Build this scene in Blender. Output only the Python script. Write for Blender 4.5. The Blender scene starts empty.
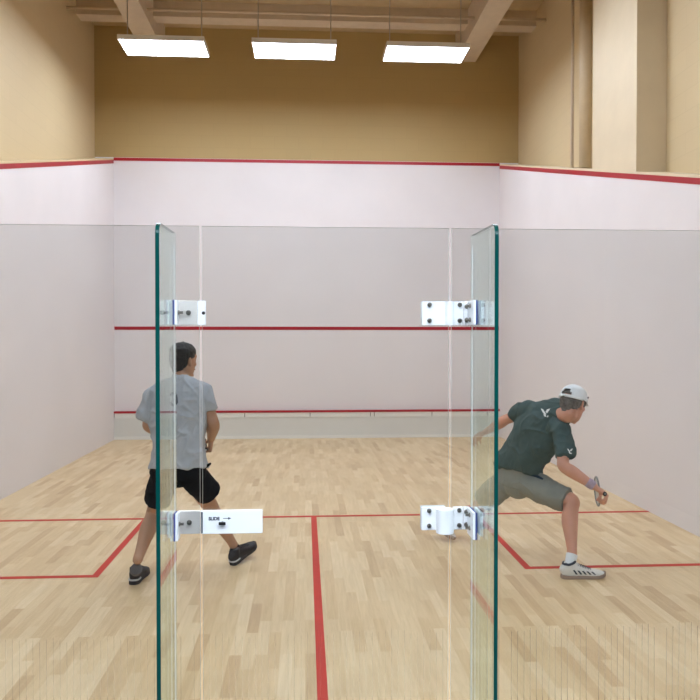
import bpy, bmesh, math, random
from mathutils import Vector, Matrix, noise
from mathutils.bvhtree import BVHTree

random.seed(7)
scene = bpy.context.scene
COL = scene.collection
V = Vector
F = 737.0
YAW = math.atan(45 / F)
PIT = math.atan(11 / F)
CAMZ = 1.65


def P(px, py, Y):
    """point of the court at distance Y that lies along the sight line of photo pixel (px, py)"""
    u, v = (px - 350) / F, (350 - py) / F
    fw = math.cos(PIT) + v * math.sin(PIT)
    up = -math.sin(PIT) + v * math.cos(PIT)
    x = u * math.cos(YAW) + fw * math.sin(YAW)
    y = -u * math.sin(YAW) + fw * math.cos(YAW)
    k = Y / y
    return V((x * k, Y, CAMZ + up * k))


def G(px, py):
    """floor point under photo pixel (px, py)"""
    a = P(px, py, 1.0)
    k = CAMZ / (CAMZ - a.z)
    return V((a.x * k, k, 0))


# ------------------------------------------------------------------ materials
def new_mat(name):
    m = bpy.data.materials.new(name)
    m.use_nodes = True
    nt = m.node_tree
    return m, nt, nt.nodes["Principled BSDF"]


def mat(name, col, rough=.5, metal=0., spec=.5, vary=0., scale=8., bump=0., bscale=60., sub=0.):
    m, nt, b = new_mat(name)
    b.inputs["Base Color"].default_value = (*col, 1)
    b.inputs["Roughness"].default_value = rough
    b.inputs["Metallic"].default_value = metal
    b.inputs["Specular IOR Level"].default_value = spec
    if sub:
        b.inputs["Subsurface Weight"].default_value = sub
        b.inputs["Subsurface Radius"].default_value = (.012, .004, .002)
        b.inputs["Subsurface Scale"].default_value = 1
    if vary or bump:
        tc = nt.nodes.new("ShaderNodeTexCoord")
    if vary:
        n = nt.nodes.new("ShaderNodeTexNoise")
        n.inputs["Scale"].default_value = scale
        n.inputs["Detail"].default_value = 5
        nt.links.new(tc.outputs["Object"], n.inputs["Vector"])
        r = nt.nodes.new("ShaderNodeValToRGB")
        r.color_ramp.elements[0].position = .3
        r.color_ramp.elements[1].position = .7
        r.color_ramp.elements[0].color = (*[c * (1 - vary) for c in col], 1)
        r.color_ramp.elements[1].color = (*[min(1, c * (1 + vary)) for c in col], 1)
        nt.links.new(n.outputs["Fac"], r.inputs["Fac"])
        nt.links.new(r.outputs["Color"], b.inputs["Base Color"])
    if bump:
        n2 = nt.nodes.new("ShaderNodeTexNoise")
        n2.inputs["Scale"].default_value = bscale
        nt.links.new(tc.outputs["Object"], n2.inputs["Vector"])
        bp = nt.nodes.new("ShaderNodeBump")
        bp.inputs["Strength"].default_value = bump
        bp.inputs["Distance"].default_value = .01
        nt.links.new(n2.outputs["Fac"], bp.inputs["Height"])
        nt.links.new(bp.outputs["Normal"], b.inputs["Normal"])
    return m


def glass_mat(name, tint, film=None):
    """flat architectural glass: tinted see-through plus mirror by Fresnel, both faces counted"""
    m = bpy.data.materials.new(name)
    m.use_nodes = True
    nt = m.node_tree
    nt.nodes.clear()
    out = nt.nodes.new("ShaderNodeOutputMaterial")
    mix = nt.nodes.new("ShaderNodeMixShader")
    tr = nt.nodes.new("ShaderNodeBsdfTransparent")
    tr.inputs["Color"].default_value = (*tint, 1)
    gl = nt.nodes.new("ShaderNodeBsdfGlossy")
    gl.inputs["Roughness"].default_value = 0.0
    gl.inputs["Color"].default_value = (.95, 1, .98, 1)
    fr = nt.nodes.new("ShaderNodeFresnel")
    geo = nt.nodes.new("ShaderNodeNewGeometry")
    mr = nt.nodes.new("ShaderNodeMapRange")
    mr.inputs["To Min"].default_value = 1.5
    mr.inputs["To Max"].default_value = 1 / 1.5
    nt.links.new(geo.outputs["Backfacing"], mr.inputs["Value"])
    nt.links.new(mr.outputs["Result"], fr.inputs["IOR"])
    nt.links.new(fr.outputs["Fac"], mix.inputs["Fac"])
    nt.links.new(tr.outputs["BSDF"], mix.inputs[1])
    nt.links.new(gl.outputs["BSDF"], mix.inputs[2])
    nt.links.new(mix.outputs["Shader"], out.inputs["Surface"])
    return m


def part_clear(name, col, alpha, rough=.3):
    m, nt, b = new_mat(name)
    b.inputs["Base Color"].default_value = (*col, 1)
    b.inputs["Roughness"].default_value = rough
    b.inputs["Alpha"].default_value = alpha
    return m


def floor_mat():
    m, nt, b = new_mat("maple_strip_floor")
    N, L = nt.nodes.new, nt.links.new
    tc = N("ShaderNodeTexCoord")
    mp = N("ShaderNodeMapping")
    mp.inputs["Rotation"].default_value = (0, 0, math.pi / 2)
    L(tc.outputs["Object"], mp.inputs["Vector"])
    br = N("ShaderNodeTexBrick")
    br.offset = .37
    br.offset_frequency = 2
    br.inputs["Scale"].default_value = 1
    br.inputs["Brick Width"].default_value = .46
    br.inputs["Row Height"].default_value = .066
    br.inputs["Mortar Size"].default_value = .0006
    br.inputs["Mortar Smooth"].default_value = 0
    br.inputs["Bias"].default_value = 0
    br.inputs["Color1"].default_value = (0, 0, 0, 1)
    br.inputs["Color2"].default_value = (1, 1, 1, 1)
    br.inputs["Mortar"].default_value = (.35, .35, .35, 1)
    # wobble the board ends
    nz = N("ShaderNodeTexNoise")
    nz.inputs["Scale"].default_value = 1.1
    L(mp.outputs["Vector"], br.inputs["Vector"])
    rp = N("ShaderNodeValToRGB")
    cr = rp.color_ramp
    cols = [(0, (.60, .42, .225)), (.10, (.69, .51, .285)), (.4, (.75, .575, .335)), (.7, (.785, .615, .37)), (1, (.84, .68, .435))]
    cr.elements[0].position, cr.elements[0].color = 0, (*cols[0][1], 1)
    cr.elements[1].position, cr.elements[1].color = 1, (*cols[-1][1], 1)
    for p, c in cols[1:-1]:
        e = cr.elements.new(p)
        e.color = (*c, 1)
    L(br.outputs["Color"], rp.inputs["Fac"])
    # grain stretched along the boards
    mp2 = N("ShaderNodeMapping")
    mp2.inputs["Scale"].default_value = (22, 1.6, 1)
    L(tc.outputs["Object"], mp2.inputs["Vector"])
    gr = N("ShaderNodeTexNoise")
    gr.inputs["Scale"].default_value = 2.2
    gr.inputs["Detail"].default_value = 6
    gr.inputs["Distortion"].default_value = .6
    L(mp2.outputs["Vector"], gr.inputs["Vector"])
    g2 = N("ShaderNodeValToRGB")
    g2.color_ramp.elements[0].position = .3
    g2.color_ramp.elements[0].color = (.90, .87, .83, 1)
    g2.color_ramp.elements[1].position = .65
    g2.color_ramp.elements[1].color = (1.03, 1.02, 1.01, 1)
    L(gr.outputs["Fac"], g2.inputs["Fac"])
    mx = N("ShaderNodeMix")
    mx.data_type = "RGBA"
    mx.blend_type = "MULTIPLY"
    mx.inputs["Factor"].default_value = 1
    L(rp.outputs["Color"], mx.inputs[6])
    L(g2.outputs["Color"], mx.inputs[7])
    # broad wear
    wn = N("ShaderNodeTexNoise")
    wn.inputs["Scale"].default_value = 1.3
    wn.inputs["Detail"].default_value = 4
    L(tc.outputs["Object"], wn.inputs["Vector"])
    w2 = N("ShaderNodeValToRGB")
    w2.color_ramp.elements[0].position = .3
    w2.color_ramp.elements[0].color = (.93, .91, .88, 1)
    w2.color_ramp.elements[1].position = .7
    w2.color_ramp.elements[1].color = (1.04, 1.03, 1.02, 1)
    L(wn.outputs["Fac"], w2.inputs["Fac"])
    mx2 = N("ShaderNodeMix")
    mx2.data_type = "RGBA"
    mx2.blend_type = "MULTIPLY"
    mx2.inputs["Factor"].default_value = 1
    L(mx.outputs[2], mx2.inputs[6])
    L(w2.outputs["Color"], mx2.inputs[7])
    L(mx2.outputs[2], b.inputs["Base Color"])
    b.inputs["Roughness"].default_value = .33
    b.inputs["Specular IOR Level"].default_value = .45
    return m


def block_mat(name, col, vary=.05):
    """painted concrete block"""
    m, nt, b = new_mat(name)
    N, L = nt.nodes.new, nt.links.new
    tc = N("ShaderNodeTexCoord")
    sp = N("ShaderNodeSeparateXYZ")
    L(tc.outputs["Object"], sp.inputs["Vector"])
    ad = N("ShaderNodeMath")
    ad.operation = "ADD"
    L(sp.outputs["X"], ad.inputs[0])
    L(sp.outputs["Y"], ad.inputs[1])
    cb = N("ShaderNodeCombineXYZ")
    L(ad.outputs[0], cb.inputs["X"])
    L(sp.outputs["Z"], cb.inputs["Y"])
    br = N("ShaderNodeTexBrick")
    br.inputs["Scale"].default_value = 1
    br.inputs["Brick Width"].default_value = .4
    br.inputs["Row Height"].default_value = .2
    br.inputs["Mortar Size"].default_value = .006
    br.inputs["Mortar Smooth"].default_value = .6
    c1 = [c * (1 - vary) for c in col]
    br.inputs["Color1"].default_value = (*col, 1)
    br.inputs["Color2"].default_value = (*c1, 1)
    br.inputs["Mortar"].default_value = (*[c * .95 for c in col], 1)
    L(cb.outputs["Vector"], br.inputs["Vector"])
    L(br.outputs["Color"], b.inputs["Base Color"])
    bp = N("ShaderNodeBump")
    bp.inputs["Strength"].default_value = .1
    bp.inputs["Distance"].default_value = .01
    bp.invert = True
    L(br.outputs["Fac"], bp.inputs["Height"])
    L(bp.outputs["Normal"], b.inputs["Normal"])
    b.inputs["Roughness"].default_value = .6
    return m


M = dict(
    wall=mat("white_court_plaster", (.80, .77, .785), .5, vary=.022, scale=1.4, spec=.3),
    tan=block_mat("tan_painted_block", (.66, .53, .32), .02),
    tanshade=block_mat("tan_block_painted_shade", (.47, .34, .145), .02),  # darker copy of the tan block, standing in for shade above the lamps
    cream=mat("cream_painted_concrete", (.73, .62, .44), .55, vary=.03, scale=3, bump=.25, bscale=9),
    ceil=mat("ceiling_tan_paint", (.50, .38, .22), .8, vary=.05),
    beam=mat("beam_paint", (.62, .52, .40), .6, vary=.04),
    red=mat("red_line_paint", (.40, .006, .018), .4),
    fred=mat("red_floor_line_paint", (.57, .04, .022), .5, spec=.2, vary=.08, scale=5),
    tin=mat("tin_sheet_paint", (.70, .71, .68), .45, vary=.02),
    tin2=mat("tin_batten_paint", (.80, .80, .76), .45),
    groove=mat("dark_joint", (.25, .24, .22), .8),
    floor=floor_mat(),
    carpet=mat("added_dark_carpet", (.028, .028, .03), .95, vary=.2, scale=40),  # invented dark hall floor, keeps reflections in the glass weak
    hall=mat("dark_unseen_hall_paint", (.05, .046, .043), .7, vary=.03),  # unseen walls made very dark to limit reflections in the glass
    pane=glass_mat("clear_glass", (.915, .925, .92)),
    fin=glass_mat("green_tinted_glass", (.90, .955, .945)),
    finedge=mat("thick_green_glass_edge", (.0, .055, .048), .12, spec=.6),
    topedge=mat("thin_glass_top_edge", (.30, .33, .32), .3),
    sideedge=part_clear("polished_pane_edge", (.80, .84, .83), .55),
    silicone=part_clear("silicone_bead", (.86, .87, .87), .7),
    film=part_clear("ribbed_strip_lines", (.26, .20, .13), .42),
    filmthin=part_clear("faint_strip_lines", (.45, .38, .26), .14),
    satin=mat("brushed_steel_plate", (.86, .82, .76), .34, .6),
    bracket=mat("white_powder_coat", (.88, .90, .91), .28, spec=.5),
    bolt=mat("steel_bolt", (.30, .28, .25), .3, 1),
    blue=mat("blue_gasket", (.01, .035, .22), .5),
    black=mat("black_plastic", (.012, .012, .012), .4),
    ink=mat("dark_ink", (.03, .04, .06), .6),
    lampbody=mat("lamp_housing_white", (.75, .73, .70), .5),
    steel=mat("galvanised_steel", (.5, .47, .42), .45, .8),
    pipe=mat("pipe_tan_paint", (.62, .50, .33), .5, vary=.04),
    skinA=mat("tanned_skin", (.45, .25, .15), .5, vary=.06, scale=9, sub=.15),
    skinB=mat("ruddy_skin", (.62, .32, .225), .5, vary=.10, scale=9, sub=.15),
    hairA=mat("black_hair", (.010, .007, .006), .55, bump=.8, bscale=160),
    hairB=mat("grey_hair", (.16, .15, .14), .7, vary=.35, scale=60, bump=.8, bscale=160),
    greyshirt=mat("heather_grey_cotton", (.415, .445, .475), .9, vary=.05, scale=25, spec=.15, bump=.15, bscale=300),
    blackshort=mat("black_polyester", (.007, .007, .009), .9, spec=.08),
    greenshirt=mat("dark_green_jersey", (.072, .108, .104), .85, vary=.10, scale=18, spec=.2, bump=.15, bscale=300),
    greyshort=mat("grey_green_shorts", (.26, .275, .245), .85, vary=.06, scale=12, spec=.2),
    white=mat("white_cloth", (.82, .86, .88), .8, spec=.2),
    whitem=mat("white_mark", (.80, .82, .80), .7),
    shoeblack=mat("black_shoe_mesh", (.012, .008, .010), .6, bump=.3, bscale=200),
    shoewhite=mat("white_shoe_leather", (.74, .74, .70), .5),
    sockgrey=mat("dark_grey_sock", (.12, .11, .11), .9),
    solegrey=mat("grey_beige_toe", (.42, .38, .33), .6),
    solegum=mat("gum_sole", (.34, .25, .19), .6),
    solewhite=mat("white_sole_stripe", (.6, .6, .6), .5),
    eye=mat("eye_white", (.8, .78, .75), .2),
    iris=mat("dark_iris", (.03, .02, .015), .2),
    band=mat("mauve_sweatband", (.42, .34, .42), .9, vary=.15, scale=60),
    gripm=mat("black_grip_tape", (.02, .018, .02), .7, bump=.4, bscale=150),
    frame=mat("grey_racket_frame", (.22, .24, .24), .35),
    string=mat("pale_racket_string", (.55, .55, .5), .5),
    beltblue=mat("blue_shirt_trim", (.02, .045, .07), .8),
    lip=mat("lip_skin", (.36, .13, .10), .5),
)
mlamp, nt, bb = new_mat("lit_lamp_diffuser")
bb.inputs["Base Color"].default_value = (.9, .9, .9, 1)
bb.inputs["Emission Color"].default_value = (.885, .98, 1.125, 1)
bb.inputs["Emission Strength"].default_value = 19.5
M["lamp"] = mlamp
mhl = mlamp.copy()
mhl.name = "added_hall_lamp_diffuser"
mhl.node_tree.nodes["Principled BSDF"].inputs["Emission Strength"].default_value = 30.0  # stronger glow for the added hall lamps
M["addedhalllamp"] = mhl


# ------------------------------------------------------------------ object helpers
def link(name, me, m, parent=None, smooth=False):
    o = bpy.data.objects.new(name, me)
    COL.objects.link(o)
    if m is not None and not me.materials:
        for k in (m if isinstance(m, (list, tuple)) else [m]):
            me.materials.append(k)
    if smooth:
        for p in me.polygons:
            p.use_smooth = True
    if parent is not None:
        o.parent = parent
        if parent.type == "EMPTY":          # mesh data stay in court coordinates
            o.location = -parent.location
    return o


def obj(name, bm, m, parent=None, smooth=False):
    bmesh.ops.recalc_face_normals(bm, faces=bm.faces)
    me = bpy.data.meshes.new(name)
    bm.to_mesh(me)
    bm.free()
    return link(name, me, m, parent, smooth)


def tag(o, label=None, cat=None, group=None, kind=None):
    if label:
        o["label"] = label
    if cat:
        o["category"] = cat
    if group:
        o["group"] = group
    if kind:
        o["kind"] = kind
    return o


def thing(name, label, cat, loc=(0, 0, 0), group=None):
    o = bpy.data.objects.new(name, None)
    COL.objects.link(o)
    o.location = loc
    o.empty_display_size = .1
    return tag(o, label, cat, group)


def struct(o, label=None):
    return tag(o, label, None, None, "structure")


def box(bm, a, b, bevel=0):
    a, b = V(a), V(b)
    r = bmesh.ops.create_cube(bm, size=1)
    vs = r["verts"]
    for v in vs:
        v.co = V((a.x if v.co.x < 0 else b.x, a.y if v.co.y < 0 else b.y, a.z if v.co.z < 0 else b.z))
    if bevel:
        es = list({e for v in vs for e in v.link_edges})
        bmesh.ops.bevel(bm, geom=es, offset=bevel, segments=2, affect="EDGES", profile=.5)
    return vs


def boxes(*bs, bevel=0):
    bm = bmesh.new()
    for a, b in bs:
        box(bm, a, b, bevel)
    return bm


def cyl(bm, a, b, r, n=16, r2=None):
    a, b = V(a), V(b)
    d = b - a
    q = d.to_track_quat("Z", "Y").to_matrix().to_4x4()
    mtx = Matrix.Translation((a + b) / 2) @ q
    bmesh.ops.create_cone(bm, cap_ends=True, segments=n, radius1=r, radius2=r if r2 is None else r2, depth=d.length, matrix=mtx)


def prism(bm, poly, axis, a, b):
    """extrude a polygon (2-D points) along axis from a to b"""
    def mk(p, t):
        if axis == "x":
            return V((t, p[0], p[1]))
        if axis == "y":
            return V((p[0], t, p[1]))
        return V((p[0], p[1], t))
    v0 = [bm.verts.new(mk(p, a)) for p in poly]
    v1 = [bm.verts.new(mk(p, b)) for p in poly]
    n = len(poly)
    bm.faces.new(v0)
    bm.faces.new(list(reversed(v1)))
    for i in range(n):
        bm.faces.new((v0[i], v1[i], v1[(i + 1) % n], v0[(i + 1) % n]))


# ------------------------------------------------------------------ the court shell
XL, XR, YF, YG = -3.12, 3.28, 12.3, 2.62      # court side walls, front wall, glass wall
XC = (XL + XR) / 2
OUT_F, OUT_B = 4.57, 2.13
def outz(Y): return OUT_F + (OUT_B - OUT_F) * (YF - Y) / 9.75
TOP = 6.75
UL, UR = -3.42, 3.60
YB = -3.4                                        # hall wall behind the camera

struct(obj("floor", boxes(((UL, YG - .02, -.1), (UR, YF + .3, 0))), M["floor"]))
struct(obj("floor_hall", boxes(((UL, YB, -.1), (UR, YG - .02, 0))), M["carpet"]))
HZ = 3.2
struct(obj("ceiling_hall", boxes(((UL, YB, HZ), (UR, 1.35, HZ + .2))), M["hall"]))  # unseen low ceiling, added to carry the hall lamps and darken the hall
struct(obj("ceiling", boxes(((UL - .3, YB - .3, TOP), (UR + .3, YF + .6, TOP + .15))), M["ceil"]))
# front wall: white playing face, tan block above, its shade painted into the colour
struct(obj("wall_front", boxes(((UL, YF, 0), (UR, YF + .3, OUT_F + .05))), M["wall"]))
struct(obj("wall_front_upper", boxes(((UL, YF, OUT_F + .05), (UR, YF + .3, TOP))), M["tanshade"]))

def side(name, x0, x1):
    bm = bmesh.new()
    prism(bm, [(YG - .05, 0), (YF, 0), (YF, outz(YF)), (YG - .05, outz(YG - .05))], "x", x0, x1)
    return struct(obj(name, bm, M["wall"]))
side("wall_left", XL - .3, XL)
side("wall_right", XR, XR + .32)
for nm, x0, x1 in (("trim_1", XL - .3, XL), ("trim_2", XR, XR + .32)):
    bm = bmesh.new()      # cream coping strip over the sloping playing wall
    a, b = YG - .05, YF
    prism(bm, [(a, outz(a)), (b, outz(b)), (b, outz(b) + .03), (a, outz(a) + .03)], "x", x0, x1)
    struct(obj(nm, bm, M["tan"] if nm == "trim_1" else M["cream"]))
struct(obj("wall_left_upper", boxes(((UL - .3, YG - .05, 1.9), (UL, YF, TOP))), M["tan"]))
struct(obj("wall_right_upper", boxes(((UR, YG - .05, 1.9), (UR + .3, YF, TOP))), M["tan"]))
# hall behind the glass wall, where the camera stands; unseen, kept dark so the glass reflects little
struct(obj("wall_hall_left", boxes(((UL - .3, YB, 0), (UL, YG - .05, TOP))), M["hall"]))
struct(obj("wall_hall_right", boxes(((UR, YB, 0), (UR + .3, YG - .05, TOP))), M["hall"]))
struct(obj("wall_back", boxes(((UL - .3, YB - .3, 0), (UR + .3, YB, TOP))), M["hall"]))

# pillar on the right wall, standing on the coping
bm = bmesh.new()
ya, yb = 7.18, 8.3
prism(bm, [(ya, outz(ya) + .03), (yb, outz(yb) + .03), (yb, TOP), (ya, TOP)], "x", XR + .015, UR)
struct(tag(obj("pillar", bm, M["cream"]), "cream painted concrete pillar above the right court wall"))
# beams under the roof
for i, (xa, xb) in enumerate(((-2.62, -2.28), (2.52, 2.86))):
    struct(obj("trim_%d" % (3 + i), boxes(((xa, YB, 6.30), (xb, YF, TOP))), M["beam"]))
struct(obj("trim_5", boxes(((UL, 11.35, 6.52), (UR, 11.6, TOP))), M["beam"]))
struct(obj("trim_6", boxes(((UL, 5.0, 6.52), (UR, 5.25, TOP))), M["beam"]))

# red playing lines on the walls
def line_obj(name, bm, label, m="red"):
    return tag(obj(name, bm, M[m]), label, "court line")
T = .004
line_obj("service_line", boxes(((XL + .002, YF - T, 1.80), (XR - .002, YF, 1.855))), "red service line across the white front wall at mid height")
line_obj("out_line", boxes(((XL + .002, YF - T, OUT_F - .005), (XR - .002, YF, OUT_F + .045))), "red out line across the top of the white front wall")
for x0, x1, s in ((XL - .001, XL + T, "left"), (XR - T, XR + .001, "right")):
    bm = bmesh.new()
    a, b = YG - .04, YF - .006
    prism(bm, [(a, outz(a) - .05), (b, outz(b) - .05), (b, outz(b) + .005), (a, outz(a) + .005)], "x", x0, x1)
    line_obj("out_line", bm, "sloping red out line along the top of the %s side wall" % s)
# floor lines
FT = .002
SL = 6.84
line_obj("short_line", boxes(((XL, SL - .025, 0), (XR, SL + .025, FT))), "thin red short line running across the wooden floor", "fred")
line_obj("half_court_line", boxes(((XC - .025, YG + .05, 0), (XC + .025, SL - .025, FT))), "red half court line running from the short line to the glass door", "fred")
for s, side_ in ((-1, "left"), (1, "right")):
    bm = bmesh.new()
    xi = XC + s * 1.6 + (.063 if s < 0 else -.080)
    xo = XL if s < 0 else XR
    box(bm, (min(xi - .025, xi + .025), SL - 1.665, 0), (xi + .025, SL - .025, FT))
    box(bm, (min(xo, xi - s * .025 * -1), SL - 1.665, 0), (max(xo, xi + s * .025), SL - 1.615, FT))
    line_obj("service_box_line", bm, "L-shaped red service box line on the floor at the %s side" % side_, "fred")

# tin along the foot of the front wall
t = thing("tin", "low white tin board along the foot of the front wall", "tin board", (XC, YF - .03, 0))
obj("panel", boxes(((XL, YF - .045, .05), (XR, YF, .35))), M["tin"], t)
obj("skirting", boxes(((XL, YF - .06, 0), (XR, YF, .05))), M["tin2"], t)
obj("batten", boxes(((XL, YF - .055, .352), (XR, YF, .432))), M["tin2"], t)
tag(obj("red_strip", boxes(((XL, YF - .065, .432), (XR, YF, .465))), M["red"], t), "red top strip of the tin")
for px in (117.5, 176, 245, 310, 370.5, 374.5, 433, 490):
    x = (px - 305) / F * 12.24 
    obj("joint", boxes(((x - .007, YF - .058, .36), (x + .007, YF - .05, .425))), M["groove"], t)

# ceiling lamps (troffers hung on rods)
def make_lamp(loc):
    r = thing("ceiling_light", "x", "ceiling light", loc)
    w, d, h = .57, .285, .05
    bm = boxes(((loc[0] - w, loc[1] - d, loc[2]), (loc[0] + w, loc[1] - d + .012, loc[2] + h)),
               ((loc[0] - w, loc[1] + d - .012, loc[2]), (loc[0] + w, loc[1] + d, loc[2] + h)),
               ((loc[0] - w, loc[1] - d + .012, loc[2]), (loc[0] - w + .012, loc[1] + d - .012, loc[2] + h)),
               ((loc[0] + w - .012, loc[1] - d + .012, loc[2]), (loc[0] + w, loc[1] + d - .012, loc[2] + h)),
               ((loc[0] - w, loc[1] - d, loc[2] + h), (loc[0] + w, loc[1] + d, loc[2] + h + .015)))
    obj("housing", bm, M["lampbody"], r)
    obj("diffuser", boxes(((loc[0] - w + .012, loc[1] - d + .012, loc[2] + .006), (loc[0] + w - .012, loc[1] + d - .012, loc[2] + .02))), M["lamp"], r)
    for sx in (-.5, .5):
        bm = bmesh.new()
        cyl(bm, (loc[0] + sx, loc[1], loc[2] + h + .015), (loc[0] + sx, loc[1], TOP), .008, 8)
        obj("hanger_rod", bm, M["steel"], r)
    return r
LZ = 5.62
lamp0 = make_lamp((-1.91, 10.27, LZ))
spots = [(-1.91, 10.27), (-.14, 10.27), (1.68, 10.27)] + [(x, y) for y in (7.6, 4.9) for x in (-1.98, -.14, 1.68)] + [(x, y) for y in (.75, -.9) for x in (-1.4, .1, 1.6)]  # hall rows are unseen lamps, added to brighten the white door fittings
lab = {0: "left lit rectangular lamp hanging above the front of the court", 1: "middle lit rectangular lamp hanging above the front of the court",
       2: "right lit rectangular lamp hanging above the front of the court"}
for i, (x, y) in enumerate(spots):
    if i == 0:
        r = lamp0
    else:
        r = lamp0.copy()
        COL.objects.link(r)
        for ch in list(lamp0.children):
            if i >= 9 and ch.name.startswith("hanger"):
                continue
            c = ch.copy()
            if i >= 9 and ch.name.startswith("diffuser"):
                c.data = ch.data.copy()
                c.data.materials.clear()
                c.data.materials.append(M["addedhalllamp"])
            COL.objects.link(c)
            c.parent = r
        r.location = (x, y, LZ if i < 9 else HZ - .065)
    r["group"] = "front row of ceiling lamps" if i < 3 else "rear ceiling lamps over the court" if i < 9 else "added unseen lamps in the hall"
    if i in lab:
        r["label"] = lab[i]
    elif i < 9:
        r["label"] = "lit rectangular lamp above the middle or rear of the court, out of the picture"
    else:
        r["label"] = "unseen lamp added under the low hall ceiling to light the white fittings"

# conduit and pipe near the roof
bm = bmesh.new()
cyl(bm, (UL, 10.9, 6.42), (UR, 10.9, 6.42), .022, 10)
tag(obj("conduit", bm, M["beam"], None, True), "thin conduit crossing just above the row of lamps", "pipe")
t = thing("downpipe", "tan vertical pipe beside the cream pillar high on the right", "pipe", (3.44, 8.75, 3.9))
bm = bmesh.new()
cyl(bm, (3.46, 8.95, outz(8.95) + .03), (3.46, 8.95, 6.35), .075, 20)
obj("pipe_run", bm, M["pipe"], t, True)
bm = bmesh.new()
cyl(bm, (3.46, 8.95, 6.35), (3.46, 8.95, 6.42), .09, 20)
cyl(bm, (3.46, 8.95, 6.42), (3.46, 8.95, TOP), .06, 20)
obj("collar", bm, M["steel"], t, True)
bm = bmesh.new()
cyl(bm, (3.44, 9.35, outz(9.35) + .03), (3.44, 9.35, TOP), .02, 12)
tag(obj("conduit", bm, M["beam"], None, True), "slim upright conduit on the far side of the tan pipe", "pipe")

# ------------------------------------------------------------------ the glass wall
GT = .012
ZT = 2.047
XD0, XD1 = P(202, 339, 2.62).x, P(449, 339, 2.62).x        # door edges
def slab(name, x0, x1, z0, z1, parent):
    """pane in the plane of the glass wall: clear faces, thin top edge, pale side edges"""
    bm = bmesh.new()
    box(bm, (x0, YG, z0), (x1, YG + GT, z1))
    bm.faces.ensure_lookup_table()
    for f in bm.faces:
        f.normal_update()
        n = f.normal
        f.material_index = 0 if abs(n.y) > .5 else (1 if abs(n.z) > .5 else 2)
    return obj(name, bm, [M["pane"], M["topedge"], M["sideedge"]], parent)

def film(x0, x1, parent, drop=()):
    bm = bmesh.new()
    x = x0 + .012
    while x < x1 - .01:
        z1 = .60 + random.uniform(-.012, .008)
        if random.random() > .06:
            box(bm, (x - .0007, YG - .0012, .03), (x + .0007, YG - .0002, z1))
        x += .0232
    o = obj("ribbed_strip", bm, M["film"] if x0 > .5 else M["filmthin"], parent)
    tag(o, "row of fine upright lines along the foot of the pane")
    return o

gl = thing("glass_wall", "clear glass wall panel left of the glass door", "glass wall", (XL, YG, 0))
slab("pane", XL + .004, XD0 - .009, .02, ZT, gl)
film(-1.75, XD0 - .02, gl)
gr = thing("glass_wall", "clear glass wall panel right of the glass door", "glass wall", (XR, YG, 0))
slab("pane", XD1 + .009, XR - .004, .02, ZT, gr)
film(XD1 + .08, 1.9, gr)
gd = thing("glass_door", "clear glass door in the middle of the glass wall", "door", (XD1, YG, 0))
slab("pane", XD0, XD1, .02, ZT, gd)
film(XD0 + .01, XD1 - .01, gd)
bm = boxes(((XL, YG - .02, 0), (XD0 - .012, YG + .035, .02)), ((XD1 + .012, YG - .02, 0), (XR, YG + .035, .02)))
struct(obj("trim_7", bm, M["steel"]))

def fin(x, ynear, label, side_):
    """glass fin square to the wall, on the camera's side, with a rounded outer top corner"""
    t = thing("glass_fin", label, "glass fin", (x, YG, 0), "glass fins beside the door")
    zt, R = 2.014, .035
    poly = [(YG - .004, 0), (YG - .004, zt + .006)]
    for k in range(7):
        a = math.pi / 2 * k / 6
        poly.append((ynear + R - R * math.sin(a), zt - R + R * math.cos(a) - (.0 if k else .0)))
    poly.append((ynear, 0))
    bm = bmesh.new()
    prism(bm, poly, "x", x - .0065, x + .0065)
    for f in bm.faces:
        f.normal_update()
        n = f.normal
        f.material_index = 0 if abs(n.x) > .5 else (1 if f.calc_center_median().y < YG - .02 else 0)
    obj("pane", bm, [M["fin"], M["finedge"], M["sideedge"]], t)
    s = boxes(((x - .0025, YG - .0045, .02), (x + .0025, YG - .0005, zt - .03)))
    obj("silicone_joint", s, M["silicone"], t)
    return t
FXL, FXR = -.4573, .5998
YNL, YNR = 2.322, 2.280
fl = fin(FXL, YNL, "tall green-edged glass fin left of the door", "left")
fr = fin(FXR, YNR, "tall green-edged glass fin right of the door", "right")

# fittings: door hinges, corner brackets and the lock
def zz(py, Y=2.60):
    return P(350, py, Y).z
def xx(px, Y=2.60):
    return P(px, 339, Y).x
def bolt(parent, x, y, z, r=.006, axis="y", s=-1, m="bolt"):
    bm = bmesh.new()
    d = V((0, s, 0)) if axis == "y" else V((s, 0, 0))
    p = V((x, y, z))
    cyl(bm, p, p + d * .004, r * 1.35, 14)
    cyl(bm, p + d * .004, p + d * .016, r * .8, 6)
    return obj("bolt", bm, M[m], parent)

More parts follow.
